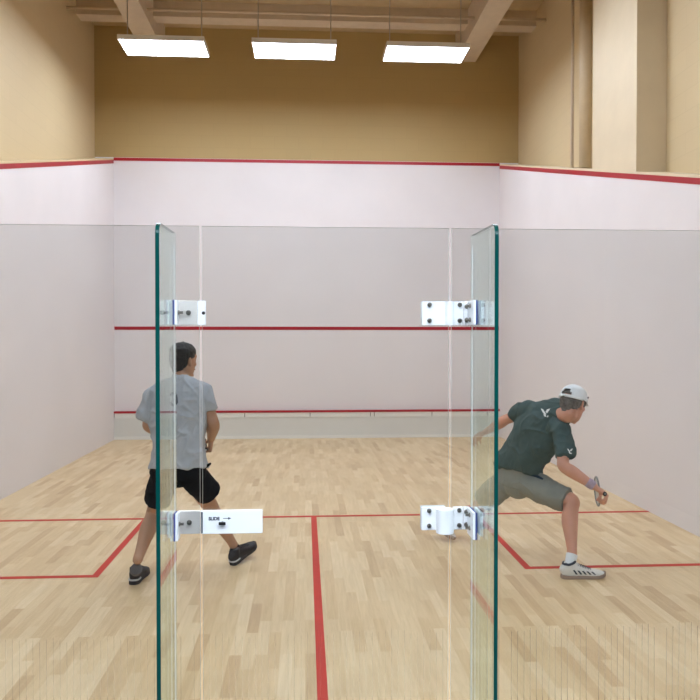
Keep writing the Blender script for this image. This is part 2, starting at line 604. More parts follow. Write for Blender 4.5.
def corner_bracket(label, fx, s, z0, z1, xwall, lip=0.0, window=False, drop=0.0):
    """L bracket clamping fin to wall panel; s is the side of the fin that faces the door"""
    t = thing("corner_bracket", label, "bracket", (fx, YG, z0), "white brackets on the glass fins")
    y1 = YG - .002
    dp = .105 if window else .06
    f0 = fx + s * .0065
    w = abs(xwall - f0)
    a, b = sorted((f0 + s * .006, xwall))
    obj("wall_plate", boxes(((a, y1 - .010, z0), (b, y1, z1)), bevel=.0015), M["bracket"] if window else M["satin"], t)
    a, b = sorted((f0 + s * .004, f0 + s * .013))
    obj("fin_plate", boxes(((a, y1 - dp, z0 - drop), (b, y1 - .012, z1)), bevel=.0015), M["bracket"], t)
    a, b = sorted((fx - s * .0065, fx - s * .0165))
    obj("back_plate", boxes(((a, y1 - dp, z0), (b, y1 - .012, z1)), bevel=.0015), M["bracket"], t)
    a, b = sorted((f0, f0 + s * .004))
    tag(obj("gasket", boxes(((a, y1 - dp, z0 - drop), (b, y1 - .012, z1))), M["blue"], t), "dark blue gasket edge")
    # dark clamp block gripping the outer edge of the fin
    for zc in ((z0 + z1) / 2,) if not window else (z0 + .018, z1 - .018):
        bolt(t, f0 + s * .013, y1 - dp * .55, zc, .006, "x", s)
        bolt(t, fx - s * .0165, y1 - dp * .55, zc, .006, "x", -s)
        bolt(t, f0 + s * min(.045, w * .6), y1 - .010, zc, .0065)
    return t

zt0, zt1 = zz(325), zz(301)
zb0, zb1 = zz(532), zz(509)
corner_bracket("white corner bracket on the left fin, above the man in grey", FXL, 1, zt0, zt1, XD0 - .015)
corner_bracket("white corner bracket on the left fin, beside the lock plate", FXL, 1, zb0, zb1, XD0 - .006, drop=.012)
corner_bracket("white corner bracket on the right fin, at the upper hinge", FXR, -1, zt0, zt1, XD1 + .052, window=True)
corner_bracket("white corner bracket on the right fin, at the lower hinge", FXR, -1, zb0, zb1, XD1 + .052, window=True, drop=.012)

def hinge(label, z0, z1, big):
    y1 = YG - .002
    t = tag(obj("hinge", boxes(((XD1 - .100, y1 - .010, z0), (XD1 - .012, y1, z1)), bevel=.0015), M["bracket"], gd), label)
    obj("wall_plate", boxes(((XD1 + .014, y1 - .010, z0), (XD1 + .050, y1, z1)), bevel=.0015), M["bracket"], t)
    obj("inner_plate", boxes(((XD1 - .100, YG + GT + .001, z0), (XD1 - .012, YG + GT + .008, z1))), M["bracket"], t)
    bm = bmesh.new()
    if big:
        cyl(bm, (XD1 - .018, y1 - .022, z0 - .006), (XD1 - .018, y1 - .022, z1 - .004), .032, 28)
    else:
        cyl(bm, (XD1, y1 - .009, z0), (XD1, y1 - .009, z1), .016, 24)
    obj("barrel", bm, M["bracket"], t, False)
    for x in (XD1 - .073, XD1 + .036):
        for z in (z0 + .016, z1 - .012):
            bolt(t, x, y1 - .010, z, .006)
    return t
hinge("white upper hinge of the glass door", zt0, zt1, False)
hinge("white lower hinge of the glass door with a round barrel", zb0, zb1, True)
# upper strike plate, bridging panel and door on the latch side
t = tag(obj("stop_plate", boxes(((XD0 - .014, YG - .012, zt0), (XD0 + .014, YG - .002, zt1)), bevel=.0015), M["bracket"], gd), "white stop plate at the upper left of the door")
bm = bmesh.new()
cyl(bm, (XD0 + .007, YG - .0135, (zt0 + zt1) / 2 - .001), (XD0 + .007, YG - .012, (zt0 + zt1) / 2 - .001), .006, 16)
obj("hole_cap", bm, M["black"], t)
# sliding lock
lx0, lx1 = XD0 - .004, xx(262)
t = tag(obj("lock_plate", boxes(((lx0, YG - .017, zb0), (lx1, YG - .002, zb1)), bevel=.002), M["bracket"], gd), "long white lock plate with a slide arrow")
obj("end_notch", boxes(((XD0 - .002, YG - .0185, zb0 + .004), (XD0 + .003, YG - .017, zb1 - .004))), M["ink"], t)
kz = zz(521)
kx = xx(222)
bm = bmesh.new()
cyl(bm, (kx, YG - .017, kz), (kx, YG - .028, kz), .005, 20)
box(bm, (kx - .012, YG - .034, kz - .005), (kx + .012, YG - .028, kz + .006), .002)
obj("slide_knob", bm, M["black"], t)
def text_mesh(body, size, loc, m, parent, name):
    cu = bpy.data.curves.new(name, "FONT")
    cu.body = body
    cu.size = size
    cu.extrude = .0004
    cu.offset = .0007
    tmp = bpy.data.objects.new("tmp", cu)
    COL.objects.link(tmp)
    dg = bpy.context.evaluated_depsgraph_get()
    me = bpy.data.meshes.new_from_object(tmp.evaluated_get(dg))
    bpy.data.objects.remove(tmp)
    me.transform(Matrix.Translation(V(loc)) @ Matrix.Rotation(math.pi / 2, 4, "X"))
    me.materials.clear()
    return link(name, me, m, parent)
text_mesh("SLIDE", .0155, (xx(208), YG - .0176, zz(520) + .006), M["ink"], t, "lettering")
ax = xx(222.5)
az = zz(520) + .0115
bm = boxes(((ax, YG - .0178, az - .001), (ax + .020, YG - .0168, az + .001)))
prism(bm, [(ax + .018, az - .0045), (ax + .028, az), (ax + .018, az + .0045)], "y", YG - .0178, YG - .0168)
obj("arrow_mark", bm, M["ink"], t)


# ------------------------------------------------------------------ sculpting helpers for people
def cr(a, b, c, d, t):
    return .5 * ((2 * b) + (c - a) * t + (2 * a - 5 * b + 4 * c - d) * t * t + (3 * b - a - 3 * c + d) * t ** 3)


def tube(bm, pts, n=22, sub=4, cap=True, sup=2.0):
    """pts: (centre, half width, half depth, lateral vector or None). Smooth loft with closed ends."""
    K = []
    for p in pts:
        c = V(p[0])
        a = p[1]
        b = p[2] if len(p) > 2 and p[2] is not None else a
        lat = V(p[3]).normalized() if len(p) > 3 and p[3] is not None else None
        K.append((c, a, b, lat))
    S = []
    m = len(K)
    for i in range(m - 1):
        q = [K[max(i - 1, 0)], K[i], K[i + 1], K[min(i + 2, m - 1)]]
        for s in range(sub):
            u = s / sub
            c = cr(q[0][0], q[1][0], q[2][0], q[3][0], u)
            a = max(.001, cr(q[0][1], q[1][1], q[2][1], q[3][1], u))
            b = max(.001, cr(q[0][2], q[1][2], q[2][2], q[3][2], u))
            lat = None
            if q[1][3] is not None:
                lat = q[1][3].lerp(q[2][3] if q[2][3] is not None else q[1][3], u)
            S.append((c, a, b, lat))
    S.append(K[-1])
    rings = []
    prev = None
    for i, (c, a, b, lat) in enumerate(S):
        d = (S[min(i + 1, len(S) - 1)][0] - S[max(i - 1, 0)][0]).normalized()
        if lat is None:
            lat = prev if prev is not None else (V((1, 0, 0)) if abs(d.x) < .8 else V((0, 1, 0)))
        x = (lat - d * lat.dot(d)).normalized()
        y = d.cross(x)
        prev = x
        ring = []
        for k in range(n):
            t = 2 * math.pi * k / n
            ct, st = math.cos(t), math.sin(t)
            e = 2 / sup
            ring.append(bm.verts.new(c + x * a * math.copysign(abs(ct) ** e, ct) + y * b * math.copysign(abs(st) ** e, st)))
        rings.append(ring)
    for r0, r1 in zip(rings, rings[1:]):
        for k in range(n):
            bm.faces.new((r0[k], r0[(k + 1) % n], r1[(k + 1) % n], r1[k]))
    for ring, (c, a, b, lat), sgn in ((rings[0], S[0], -1), (rings[-1], S[-1], 1)):
        if cap == "flat":
            bm.faces.new(ring)
        else:
            d = (S[1][0] - S[0][0]).normalized() if sgn < 0 else (S[-1][0] - S[-2][0]).normalized()
            r = min(a, b) * .8
            cur = ring
            for q in (.5, .85):
                nr = []
                kf = math.sqrt(1 - q * q)
                for v0 in ring:
                    nr.append(bm.verts.new(c + (v0.co - c) * kf + d * sgn * r * q))
                for k in range(n):
                    bm.faces.new((cur[k], cur[(k + 1) % n], nr[(k + 1) % n], nr[k]))
                cur = nr
            tip = bm.verts.new(c + d * sgn * r)
            for k in range(n):
                bm.faces.new((cur[k], cur[(k + 1) % n], tip))


def ell(bm, c, ax, r, n=20):
    """ellipsoid; ax is a 3x3 frame (columns), r radii"""
    mt = Matrix.Translation(V(c)) @ (ax.to_4x4() if ax is not None else Matrix()) @ Matrix.Diagonal((*r, 1))
    bmesh.ops.create_uvsphere(bm, u_segments=n, v_segments=n // 2 + 2, radius=1, matrix=mt)


def fuse(name, bm, voxel, m, parent, smooth=4, fold=None, cut=None):
    """weld overlapping lofts into one continuous skin"""
    bmesh.ops.recalc_face_normals(bm, faces=bm.faces)
    me = bpy.data.meshes.new("tmp")
    bm.to_mesh(me)
    bm.free()
    tmp = bpy.data.objects.new("tmp", me)
    COL.objects.link(tmp)
    r = tmp.modifiers.new("r", "REMESH")
    r.mode = "VOXEL"
    r.voxel_size = voxel
    s = tmp.modifiers.new("s", "SMOOTH")
    s.iterations = smooth
    s.factor = .5
    dg = bpy.context.evaluated_depsgraph_get()
    out = bpy.data.meshes.new_from_object(tmp.evaluated_get(dg))
    bpy.data.objects.remove(tmp)
    if fold:
        ns = [v.normal.copy() for v in out.vertices]
        for v, nn in zip(out.vertices, ns):
            v.co += nn * fold(v.co)
    out.materials.clear()
    out.name = name
    o = link(name, out, m, parent, True)
    return o


def frame_of(f, u):
    f = V(f).normalized()
    u = V(u)
    r = f.cross(u).normalized()
    u = r.cross(f).normalized()
    return Matrix((r, f, u)).transposed()       # columns: right, forward, up


def head(bm, c, R, k=1.0):
    c = V(c)
    def W(x, y, z): return c + R @ (V((x, y, z)) * k)
    right = R @ V((1, 0, 0))
    prof = [(-.118, .060, .018, .018), (-.106, .050, .040, .040), (-.085, .034, .054, .062), (-.055, .018, .063, .080),
            (-.022, .006, .069, .092), (.015, 0, .073, .097), (.050, -.004, .076, .098), (.080, -.007, .070, .088),
            (.103, -.009, .052, .066), (.115, -.010, .018, .024)]
    tube(bm, [(W(0, y, z), a * k, b * k, right) for z, y, a, b in prof], n=32, sub=3, sup=2.15)
    tube(bm, [(W(0, .092, .022), .007 * k), (W(0, .103, -.002), .009 * k), (W(0, .112, -.022), .013 * k), (W(0, .100, -.030), .012 * k)], n=12)
    for s in (-1, 1):
        ell(bm, W(s * .010, .100, -.026), R, (.009 * k, .009 * k, .008 * k), 10)
        tube(bm, [(W(s * .012, .092, .034), .007 * k), (W(s * .035, .086, .038), .008 * k), (W(s * .055, .066, .030), .007 * k)], n=10)
        ell(bm, W(s * .046, .058, -.020), R, (.019 * k, .020 * k, .018 * k), 12)
        # ear: rim and lobe
        er = R @ Matrix.Rotation(s * .35, 3, "Z")
        ell(bm, W(s * .079, -.010, .002), er, (.008 * k, .018 * k, .031 * k), 14)
        ell(bm, W(s * .078, .000, -.024), er, (.007 * k, .011 * k, .012 * k), 10)
    ell(bm, W(0, .090, -.056), R, (.024 * k, .009 * k, .006 * k), 12)
    ell(bm, W(0, .088, -.068), R, (.020 * k, .009 * k, .006 * k), 12)
    ell(bm, W(0, .084, -.100), R, (.020 * k, .014 * k, .013 * k), 12)
    return W


def face_bits(W, R, k, parent):
    for s in (-1, 1):
        bm = bmesh.new()
        ell(bm, W(s * .031, .0815, .016), R, (.0125 * k, .0105 * k, .0085 * k), 14)
        e = obj("eye", bm, M["eye"], parent, True)
        bm = bmesh.new()
        ell(bm, W(s * .031, .0895, .016), R, (.005 * k, .0035 * k, .005 * k), 10)
        obj("iris", bm, M["iris"], e, True)
    bm = bmesh.new()
    tube(bm, [(W(-.023, .0945, -.060), .0035 * k), (W(0, .1015, -.0585), .0048 * k), (W(.023, .0945, -.060), .0035 * k)], n=8)
    obj("lips", bm, M["lip"], parent, True)


def hand(bm, wrist, d, n, s, curl=(50, 60, 40), k=1.0, spread=.0, thumb_curl=35):
    """wrist point, finger direction d, palm normal n (towards the palm side), thumb side s"""
    w = V(wrist)
    d = V(d).normalized()
    n = V(n)
    n = (n - d * n.dot(d)).normalized()
    sd = d.cross(n)
    if sd.dot(V(s)) < 0:
        sd = -sd
    tube(bm, [(w - d * .02 * k, .026 * k, .020 * k, sd), (w + d * .015 * k, .030 * k, .018 * k, sd), (w + d * .055 * k, .041 * k, .016 * k, sd),
              (w + d * .088 * k, .039 * k, .012 * k, sd)], n=18)
    L = [(.046, .028, .022), (.051, .031, .023), (.047, .029, .022), (.036, .022, .019)]
    for i, (off, ll) in enumerate(zip((.0295, .010, -.0095, -.0285), L)):
        base = w + d * (.086 - .004 * abs(i - 1)) * k + sd * off * k
        p = base - d * .012 * k
        pts = [(p, .0095 * k), (base, .0095 * k)]
        ang = 0
        fd = (d + sd * spread * (1.5 - i)).normalized()
        cur = base
        for j in range(3):
            ang += math.radians(curl[j] + i * 3)
            dd = fd * math.cos(ang) + n * math.sin(ang)
            cur = cur + dd * ll[j] * k
            pts.append((cur, (.0086, .0078, .0066)[j] * k))
        tube(bm, pts, n=12, sub=3)
    b0 = w + d * .022 * k + sd * .026 * k
    t1 = b0 + (sd * .75 + d * .65 + n * .25).normalized() * .042 * k
    a = math.radians(thumb_curl)
    t2 = t1 + (d * math.cos(a) + n * math.sin(a) + sd * .15).normalized() * .032 * k
    t3 = t2 + (d * math.cos(a * 1.7) + n * math.sin(a * 1.7) - sd * .2).normalized() * .025 * k
    tube(bm, [(b0 - sd * .012, .015 * k), (t1, .0115 * k), (t2, .0105 * k), (t3, .008 * k)], n=12)


def arm(bm, s, e, w, ref=None, k=1.0):
    s, e, w = V(s), V(e), V(w)
    m1 = s.lerp(e, .45)
    f1 = e.lerp(w, .28)
    tube(bm, [(s, .046 * k), (m1, .045 * k), (s.lerp(e, .8), .040 * k), (e, .040 * k), (f1, .043 * k), (e.lerp(w, .65), .034 * k), (w, .026 * k, .022 * k)], n=20)


def leg(bm, h, kn, a, k=1.0, back=(0, -1, 0)):
    h, kn, a = V(h), V(kn), V(a)
    bk = V(back)
    tube(bm, [(h, .072 * k), (h.lerp(kn, .4), .070 * k), (h.lerp(kn, .8), .060 * k), (kn, .056 * k), (kn.lerp(a, .12) + bk * .004, .052 * k),
              (kn.lerp(a, .35) + bk * .014, .056 * k), (kn.lerp(a, .65) + bk * .006, .043 * k), (kn.lerp(a, .88), .034 * k), (a, .034 * k)], n=22)


def shoe(name, heel, fdir, up, mu, msole, parent, L=.295, W=.052, label=None, stripes=None, sock=None, ankle=None, lacem=None, midm=None):
    """heel: bottom centre of the heel; fdir towards the toe; up: the shoe's own up"""
    R = frame_of(fdir, up)
    h = V(heel)
    lat = R @ V((1, 0, 0))
    def Q(x, y, z): return h + R @ V((x, y, z))
    # upper, lofted heel to toe
    bm = bmesh.new()
    prof = [(.012, .026, .052, .040), (.03, .034, .060, .050), (.07, .036, .060, .052), (.11, .037, .052, .044), (.15, .041, .044, .036),
            (.19, .047, .038, .029), (.23, .048, .034, .024), (.26, .042, .031, .020), (.283, .026, .028, .014)]
    tube(bm, [(Q(0, y * L / .295, zc - .004), a * W / .052, b * .98, lat) for y, a, zc, b in prof], n=26, sup=2.5)
    # collar
    tube(bm, [(Q(0, .050, .055), .040, .030, lat), (Q(0, .052, .085), .038, .032, lat), (Q(0, .054, .108), .037, .036, lat)], n=20, cap="flat")
    # tongue
    tube(bm, [(Q(0, .13, .078), .024, .010, lat), (Q(0, .095, .108), .022, .010, lat), (Q(0, .085, .128), .020, .008, lat)], n=12)
    # flatten under the sole line
    s = fuse(name, bm, .005, mu, parent, 3)
    if label:
        s["label"] = label
    mesh = s.data
    Ri = R.inverted()
    for v in mesh.vertices:
        l = Ri @ (v.co - h)
        if l.z < .012:
            l.z = .012
            v.co = h + R @ l
    # sole
    bm = bmesh.new()
    out = [(0, -.0, .0), ]
    pts = []
    wl = [(-.002, .016), (.010, .030), (.04, .038), (.09, .036), (.14, .039), (.19, .049), (.235, .050), (.268, .040), (.288, .022), (.295, .008)]
    left = [(w_ * W / .052, y * L / .295) for y, w_ in wl]
    ring = left + [(-a, b) for a, b in reversed(left)]
    def toe(y): return .012 * max(0, (y - .22) / .075) ** 2
    lo = [bm.verts.new(Q(a, b, 0 + toe(b))) for a, b in ring]
    mi = [bm.verts.new(Q(a * 1.03, b, .012 + toe(b))) for a, b in ring]
    hi = [bm.verts.new(Q(a * .99, b, .024 + toe(b))) for a, b in ring]
    n = len(ring)
    bm.faces.new(lo)
    bm.faces.new(hi)
    for A, B in ((lo, mi), (mi, hi)):
        for k in range(n):
            bm.faces.new((A[k], A[(k + 1) % n], B[(k + 1) % n], B[k]))
    obj("sole", bm, msole, s)
    if midm:
        bm = bmesh.new()
        tube(bm, [(Q(-.036, .060, .032), .0035, .005, None), (Q(-.031, .012, .032), .004, .006, None), (Q(0, -.006, .033), .004, .006, None), (Q(.031, .012, .032), .004, .006, None), (Q(.036, .060, .032), .0035, .005, None)], n=8)
        obj("heel_stripe", bm, midm, s, True)
    if lacem:
        for i in range(6):
            y = .105 + i * .018
            z = .102 - i * .0068
            bm = bmesh.new()
            w_ = .024
            tube(bm, [(Q(-w_, y + .004, z - .010), .0028), (Q(-w_ * .4, y, z + .0005), .0028), (Q(w_ * .4, y, z + .0005), .0028), (Q(w_, y + .004, z - .010), .0028)], n=8, sub=2)
            obj("lace", bm, lacem, s, True)
    if stripes:
        dg = BVHTree.FromPolygons([v.co.copy() for v in mesh.vertices], [tuple(p.vertices) for p in mesh.polygons])
        for sx in (-1, 1):
            for i in range(5):
                y0 = .095 + i * .031
                a = Q(sx * .12, y0, .034)
                b = Q(sx * .12, y0 - .022, .064 - i * .003)
                bm = bmesh.new()
                A, B = [], []
                for q in range(6):
                    p = a.lerp(b, q / 5)
                    for lst, dy in ((A, -.007), (B, .007)):
                        o_ = p + R @ V((0, dy, 0))
                        hit = dg.ray_cast(o_, R @ V((-sx, 0, 0)))
                        co = hit[0] if hit[0] is not None else o_ - R @ V((sx * .08, 0, 0))
                        lst.append(bm.verts.new(co + R @ V((sx * .0012, 0, 0))))
                for q in range(5):
                    bm.faces.new((A[q], A[q + 1], B[q + 1], B[q]))
                st = obj("side_stripe", bm, stripes, s)
        bm = bmesh.new()      # dark collar lining
        cpt = [Q(.036 * math.sin(q), .052 + .040 * math.cos(q), .105 + .012 * math.cos(q) + (.006 if math.cos(q) < -.5 else 0)) for q in [2 * math.pi * j / 16 for j in range(17)]]
        tube(bm, [(p, .0085) for p in cpt], n=8, sub=2)
        obj("collar", bm, stripes, s, True)
        bm = bmesh.new()
        tube(bm, [(Q(0, .225, .030), .046, .022, lat), (Q(0, .255, .027), .044, .021, lat), (Q(0, .281, .023), .030, .015, lat)], n=20, sup=2.4)
        obj("toe_cap", bm, M["solegrey"], s, True)
    if sock is not None and ankle is not None:
        bm = bmesh.new()
        a = V(ankle)
        p0 = Q(0, .055, .07)
        tube(bm, [(p0, .036), (p0.lerp(a, .6), .038), (a, .040)], n=20, cap="flat")
        fuse("sock", bm, .005, sock, parent, 2)
    return s


def folds(seed, amp=.006, fx=14, fz=7, lin=None):
    def f(co):
        p = V((co.x * fx, co.y * fx, co.z * fz)) + V((seed, seed * 1.3, 0))
        a = noise.noise(p) * amp
        q = co * 5 + V((seed, 0, seed))
        b = noise.noise(V((q.x + q.z * 1.2, q.y, q.z * .7))) * amp * 1.2
        w_ = V((co.x * 7 + co.z * 5, co.y * 7, co.z * 6.5 - co.x * 3)) + V((seed * 2.1, seed, 0))
        r1 = max(0, 1 - abs(noise.noise(w_)) * 3.2) ** 2
        w2 = V((co.x * 15 - co.z * 6, co.y * 15, co.z * 9)) + V((0, seed * 1.7, seed))
        r2 = max(0, 1 - abs(noise.noise(w2)) * 3.0) ** 2
        return max(-.003, a + b + r1 * amp * .75 + r2 * amp * .35)
    return f


def decal(name, target, polys, centre_px, Y, scale, m, parent, label):
    """small printed mark laid onto the cloth"""
    me = target.data
    bvh = BVHTree.FromPolygons([v.co.copy() for v in me.vertices], [tuple(p.vertices) for p in me.polygons])
    cam = V((0, 0, CAMZ))
    bm = bmesh.new()
    cx, cy = centre_px
    for poly in polys:
        vs = []
        for (u, v_) in poly:
            p = P(cx + u * scale, cy + v_ * scale, Y)
            d = (p - cam).normalized()
            hit = bvh.ray_cast(cam, d)
            if hit[0] is None:
                continue
            vs.append(bm.verts.new(hit[0] - d * .004))
        if len(vs) >= 3:
            f = bm.faces.new(vs)
    bmesh.ops.triangulate(bm, faces=bm.faces)
    o = obj(name, bm, m, parent)
    o["label"] = label
    return o


# ------------------------------------------------------------------ man in grey shirt, seen from behind
pa = thing("person", "man in grey t-shirt and black shorts seen from behind, knees bent", "person", P(178, 575, 5.15) * V((1, 1, 0)) if False else (-.88, 5.12, 0))
latA = V((1, -.06, 0)).normalized()
Yt = 5.12
hA = P(183.5, 361, 5.22)
RA = frame_of((.62, .78, -.04), (0.04, 0, 1))
bm = bmesh.new()
WA = head(bm, hA, RA, .98)
nb = P(181, 384, 5.14)
tube(bm, [(WA(0, -.018, -.04), .055, .056), (WA(0, -.020, -.085), .054, .056), (nb, .062, .058, latA), (nb + V((0, 0, -.04)), .085, .06, latA)], n=22)
TA = [(P(180.5, 383, 5.13), .10, .062), (P(180, 391, 5.12), .160, .085), (P(179.5, 404, 5.12), .172, .108), (P(179, 422, 5.11), .162, .108),
      (P(178, 442, 5.10), .148, .100), (P(178, 458, 5.09), .155, .100), (P(178, 467, 5.08), .145, .095)]
tube(bm, [(c, a, b, latA) for c, a, b in TA], n=32, sup=2.3)
sL, sR = P(156.5, 394, 5.13), P(203, 393, 5.14)
eL, wL = P(148, 425, 5.13), P(160, 434, 5.36)
eR, wR = P(213.5, 424, 5.11), P(211, 439.5, 5.31)
for s_, e_, w_ in ((sL, eL, wL), (sR, eR, wR)):
    ell(bm, s_, None, (.050, .048, .048), 16)
arm(bm, sL, eL, wL, k=.98)
arm(bm, sR, eR, wR, k=1.04)
dL = (wL - eL).normalized()
hand(bm, wL, (.75, .6, .1), (.2, -.3, -1), (.3, -.9, .1), (35, 45, 30))
# right fist closed round the racket grip, butt end towards the camera
gdir = V((-.60, .78, .16)).normalized()           # racket axis, away and across his front
kd = V((-.12, .25, -.95)).normalized()
nA = V((-.9, -.2, .05)).normalized()
gdir = kd.cross(nA).normalized()
hand(bm, wR - kd * .012, kd, nA, gdir, (64, 86, 58), k=1.06, thumb_curl=62)
hipL, hipR = P(167, 474, 5.07), P(190, 474, 5.07)
knL, anL = P(154, 513, 5.24), P(137.5, 560, 4.92)
knR, anR = P(211, 507, 5.36), P(233.5, 545, 5.42)
leg(bm, hipL, knL, anL, 1.0)
leg(bm, hipR, knR, anR, 1.0)
bodyA = fuse("body", bm, .0048, M["skinA"], pa, 3)
face_bits(WA, RA, .98, pa)

# hair
def hair_shell(W, R, k, pts_extra=(), style="short"):
    bm = bmesh.new()
    right = R @ V((1, 0, 0))
    prof = [(-.060, -.040, .050, .048), (-.035, -.040, .064, .060), (-.005, -.036, .074, .072), (.025, -.027, .080, .083), (.055, -.016, .084, .096), (.085, -.012, .081, .098),
            (.108, -.012, .062, .078), (.122, -.012, .050, .064), (.131, -.012, .030, .040), (.135, -.012, .008, .010)]
    tube(bm, [(W(0, y, z), a * k, b * k, right) for z, y, a, b in prof], n=32, sub=3, sup=2.2)
    return bm
bm = hair_shell(WA, RA, .98)
for i in range(26):      # tufts
    a = random.uniform(0, 2 * math.pi)
    r_ = random.uniform(.25, .85)
    p = WA(.068 * r_ * math.cos(a), -.012 + .085 * r_ * math.sin(a), .119 - .045 * r_ * r_)
    ell(bm, p, None, (.016, .016, .010), 8)
hairA = fuse("hair", bm, .005, M["hairA"], pa, 2, fold=lambda c: noise.noise(c * 60) * .004)

# shirt
bm = bmesh.new()
SA = [(P(181.5, 377, 5.16), .060, .060), (P(181, 380.5, 5.15), .078, .068), (P(180.5, 385, 5.13), .145, .082), (P(180, 391, 5.12), .185, .100), (P(179.5, 404, 5.12), .192, .122), (P(179.5, 422, 5.11), .188, .126),
      (P(178.5, 442, 5.10), .172, .122), (P(178.5, 455, 5.09), .182, .128), (P(178.5, 468, 5.08), .202, .134)]
tube(bm, [(c, a, b, latA) for c, a, b in SA], n=36, sup=2.35, cap="flat")
tube(bm, [(P(163, 392, 5.13), .062), (P(155, 396, 5.13), .066), (P(149.5, 408, 5.13), .062), (P(145.5, 419, 5.13), .060)], n=22, cap="flat")
tube(bm, [(P(196, 391, 5.13), .064), (P(203.5, 395, 5.13), .064), (P(206.5, 403, 5.12), .062), (P(208.5, 410.5, 5.12), .060)], n=22, cap="flat")
shirtA = fuse("t_shirt", bm, .0065, M["greyshirt"], pa, 4, fold=folds(3.1, .012))
decal("shirt_mark", shirtA, [[(-6, -5), (-3, -8), (1, -8), (2, -6), (-2, -5), (-4, -3)], [(-1, -1), (3, -6), (4, 4), (2, 8), (1, 3)], [(-6, 3), (-2, 5), (1, 8), (-4, 8)]],
      (174.5, 399), 5.0, .85, M["ink"], pa, "dark printed mark between the shoulders")
# shorts
bm = bmesh.new()
for cx_, cy_, r_ in ((167, 476, .100), (190, 474, .095), (178.5, 474, .090)):
    ell(bm, P(cx_, cy_, 5.10), None, (r_, r_ * 1.12, r_), 20)
tube(bm, [(P(178.5, 462, 5.09), .172, .118, latA), (P(178.5, 470, 5.08), .190, .124, latA), (P(178.5, 478, 5.08), .185, .120, latA)], n=30, sup=2.4, cap="flat")
tube(bm, [(P(167, 472, 5.08), .095), (P(162, 485, 5.12), .096), (P(157.5, 500, 5.19), .096)], n=24, cap="flat")
tube(bm, [(P(190, 472, 5.08), .095), (P(199, 482, 5.16), .095), (P(208.5, 492.5, 5.24), .094)], n=24, cap="flat")
fuse("shorts", bm, .0065, M["blackshort"], pa, 2, fold=folds(8.3, .005))
bm = bmesh.new()
tube(bm, [(P(205, 467, 5.06), .012), (P(208.5, 465, 5.05), .010), (P(210.5, 463.5, 5.05), .007)], n=10)
obj("pocket_tag", bm, M["blackshort"], pa, True)
# shoes
h0 = G(133, 585)
shoe("shoe", h0, (.06, 1, 0), (0, 0, 1), M["shoeblack"], M["shoeblack"], pa, label="black shoe with a pale heel stripe", midm=M["solewhite"], sock=M["sockgrey"], ankle=P(136.5, 569, 4.93), lacem=M["shoeblack"])
h1 = G(232, 565.5)
shoe("shoe", h1, (.50, .80, .26), (-.10, -.22, 1), M["shoeblack"], M["shoeblack"], pa, label="black shoe with a pale side mark", midm=M["solewhite"], sock=M["sockgrey"], ankle=P(233.5, 549, 5.42), lacem=M["shoeblack"])


# ------------------------------------------------------------------ rackets
def racket(label, butt, axis, face_n, m, buttm="whitem"):
    """butt end of the grip, axis towards the head, normal of the strings"""
    b = V(butt)
    a = V(axis).normalized()
    n = V(face_n)
    n = (n - a * n.dot(a)).normalized()
    s = a.cross(n)
    t = thing("squash_racket", label, "racket", b)
    bm = bmesh.new()
    tube(bm, [(b + a * .004, .0155, .0135, s), (b + a * .02, .014, .012, s), (b + a * .11, .0135, .0115, s), (b + a * .19, .013, .011, s)], n=8, sub=3)
    obj("grip", bm, M["gripm"], t, True)
    bm = bmesh.new()
    cyl(bm, b - a * .010, b - a * .007, .007, 12)
    obj("butt_cap", bm, M[buttm], t)
    bm = bmesh.new()
    tube(bm, [(b + a * .18, .009), (b + a * .24, .0075), (b + a * .30, .0075)], n=10)
    c = b + a * .50
    for sg in (-1, 1):
        tube(bm, [(b + a * .29, .006), (b + a * .33 + s * sg * .022, .0058), (b + a * .37 + s * sg * .050, .0058), (b + a * .41 + s * sg * .078, .0058)], n=8)
    pts = []
    N_ = 36
    ring = []
    for i in range(N_):
        th = 2 * math.pi * i / N_
        ring.append(c + a * .165 * math.cos(th) * (1.0) + s * .105 * math.sin(th))
    for i in range(N_):
        cyl(bm, ring[i] - (ring[(i + 1) % N_] - ring[i]) * .1, ring[(i + 1) % N_], .0062, 8)
    obj("frame", bm, m, t, True)
    bm = bmesh.new()
    for i in range(-7, 8):
        q = i / 8
        w = .105 * q
        l = .165 * math.sqrt(1 - q * q)
        cyl(bm, c + s * w - a * l, c + s * w + a * l, .0007, 5)
    for i in range(-9, 10):
        q = i / 10
        l = .165 * q
        w = .105 * math.sqrt(1 - q * q)
        cyl(bm, c + a * l - s * w, c + a * l + s * w, .0007, 5)
    obj("strings", bm, M["string"], t)
    return t
handA = wR + kd * .058 + nA * .035
racket("squash racket held by the man in grey, mostly hidden, its dark butt showing", handA - gdir * .045, gdir, (.2, .1, 1), M["frame"])

# ------------------------------------------------------------------ man in dark green shirt, lunging to the right
pb = thing("person", "older man in dark green shirt, grey shorts and white cap lunging towards the right wall", "person", (1.6, 5.45, 0))
hB = P(573, 404, 5.10)
RB = frame_of((.74, .60, -.26), (.22, .10, .95))
bm = bmesh.new()
WB = head(bm, hB, RB, 1.0)
hipRB, hipLB = P(530, 484, 5.38), P(506, 481, 5.62)
RS, LS = P(561, 431, 5.12), P(529, 411, 5.42)
lh = (hipRB - hipLB).normalized()
ls = (RS - LS).normalized()
def lt(t): return lh.lerp(ls, t).normalized()
nbB = P(557.5, 413, 5.22)
TB = [(P(518, 476, 5.52), .135, .090, 0), (P(521, 466, 5.49), .140, .092, .2), (P(528, 450, 5.42), .144, .094, .45), (P(537, 435, 5.36), .155, .100, .75),
      (P(546, 422, 5.29), .145, .082, 1), (P(553, 416, 5.25), .088, .062, 1), (nbB, .068, .06, 1)]
tube(bm, [(c, a, b, lt(t)) for c, a, b, t in TB], n=32, sup=2.3)
tube(bm, [(WB(0, -.020, -.035), .055, .056), (WB(0, -.030, -.085), .054, .056), (nbB, .064, .058)], n=22)
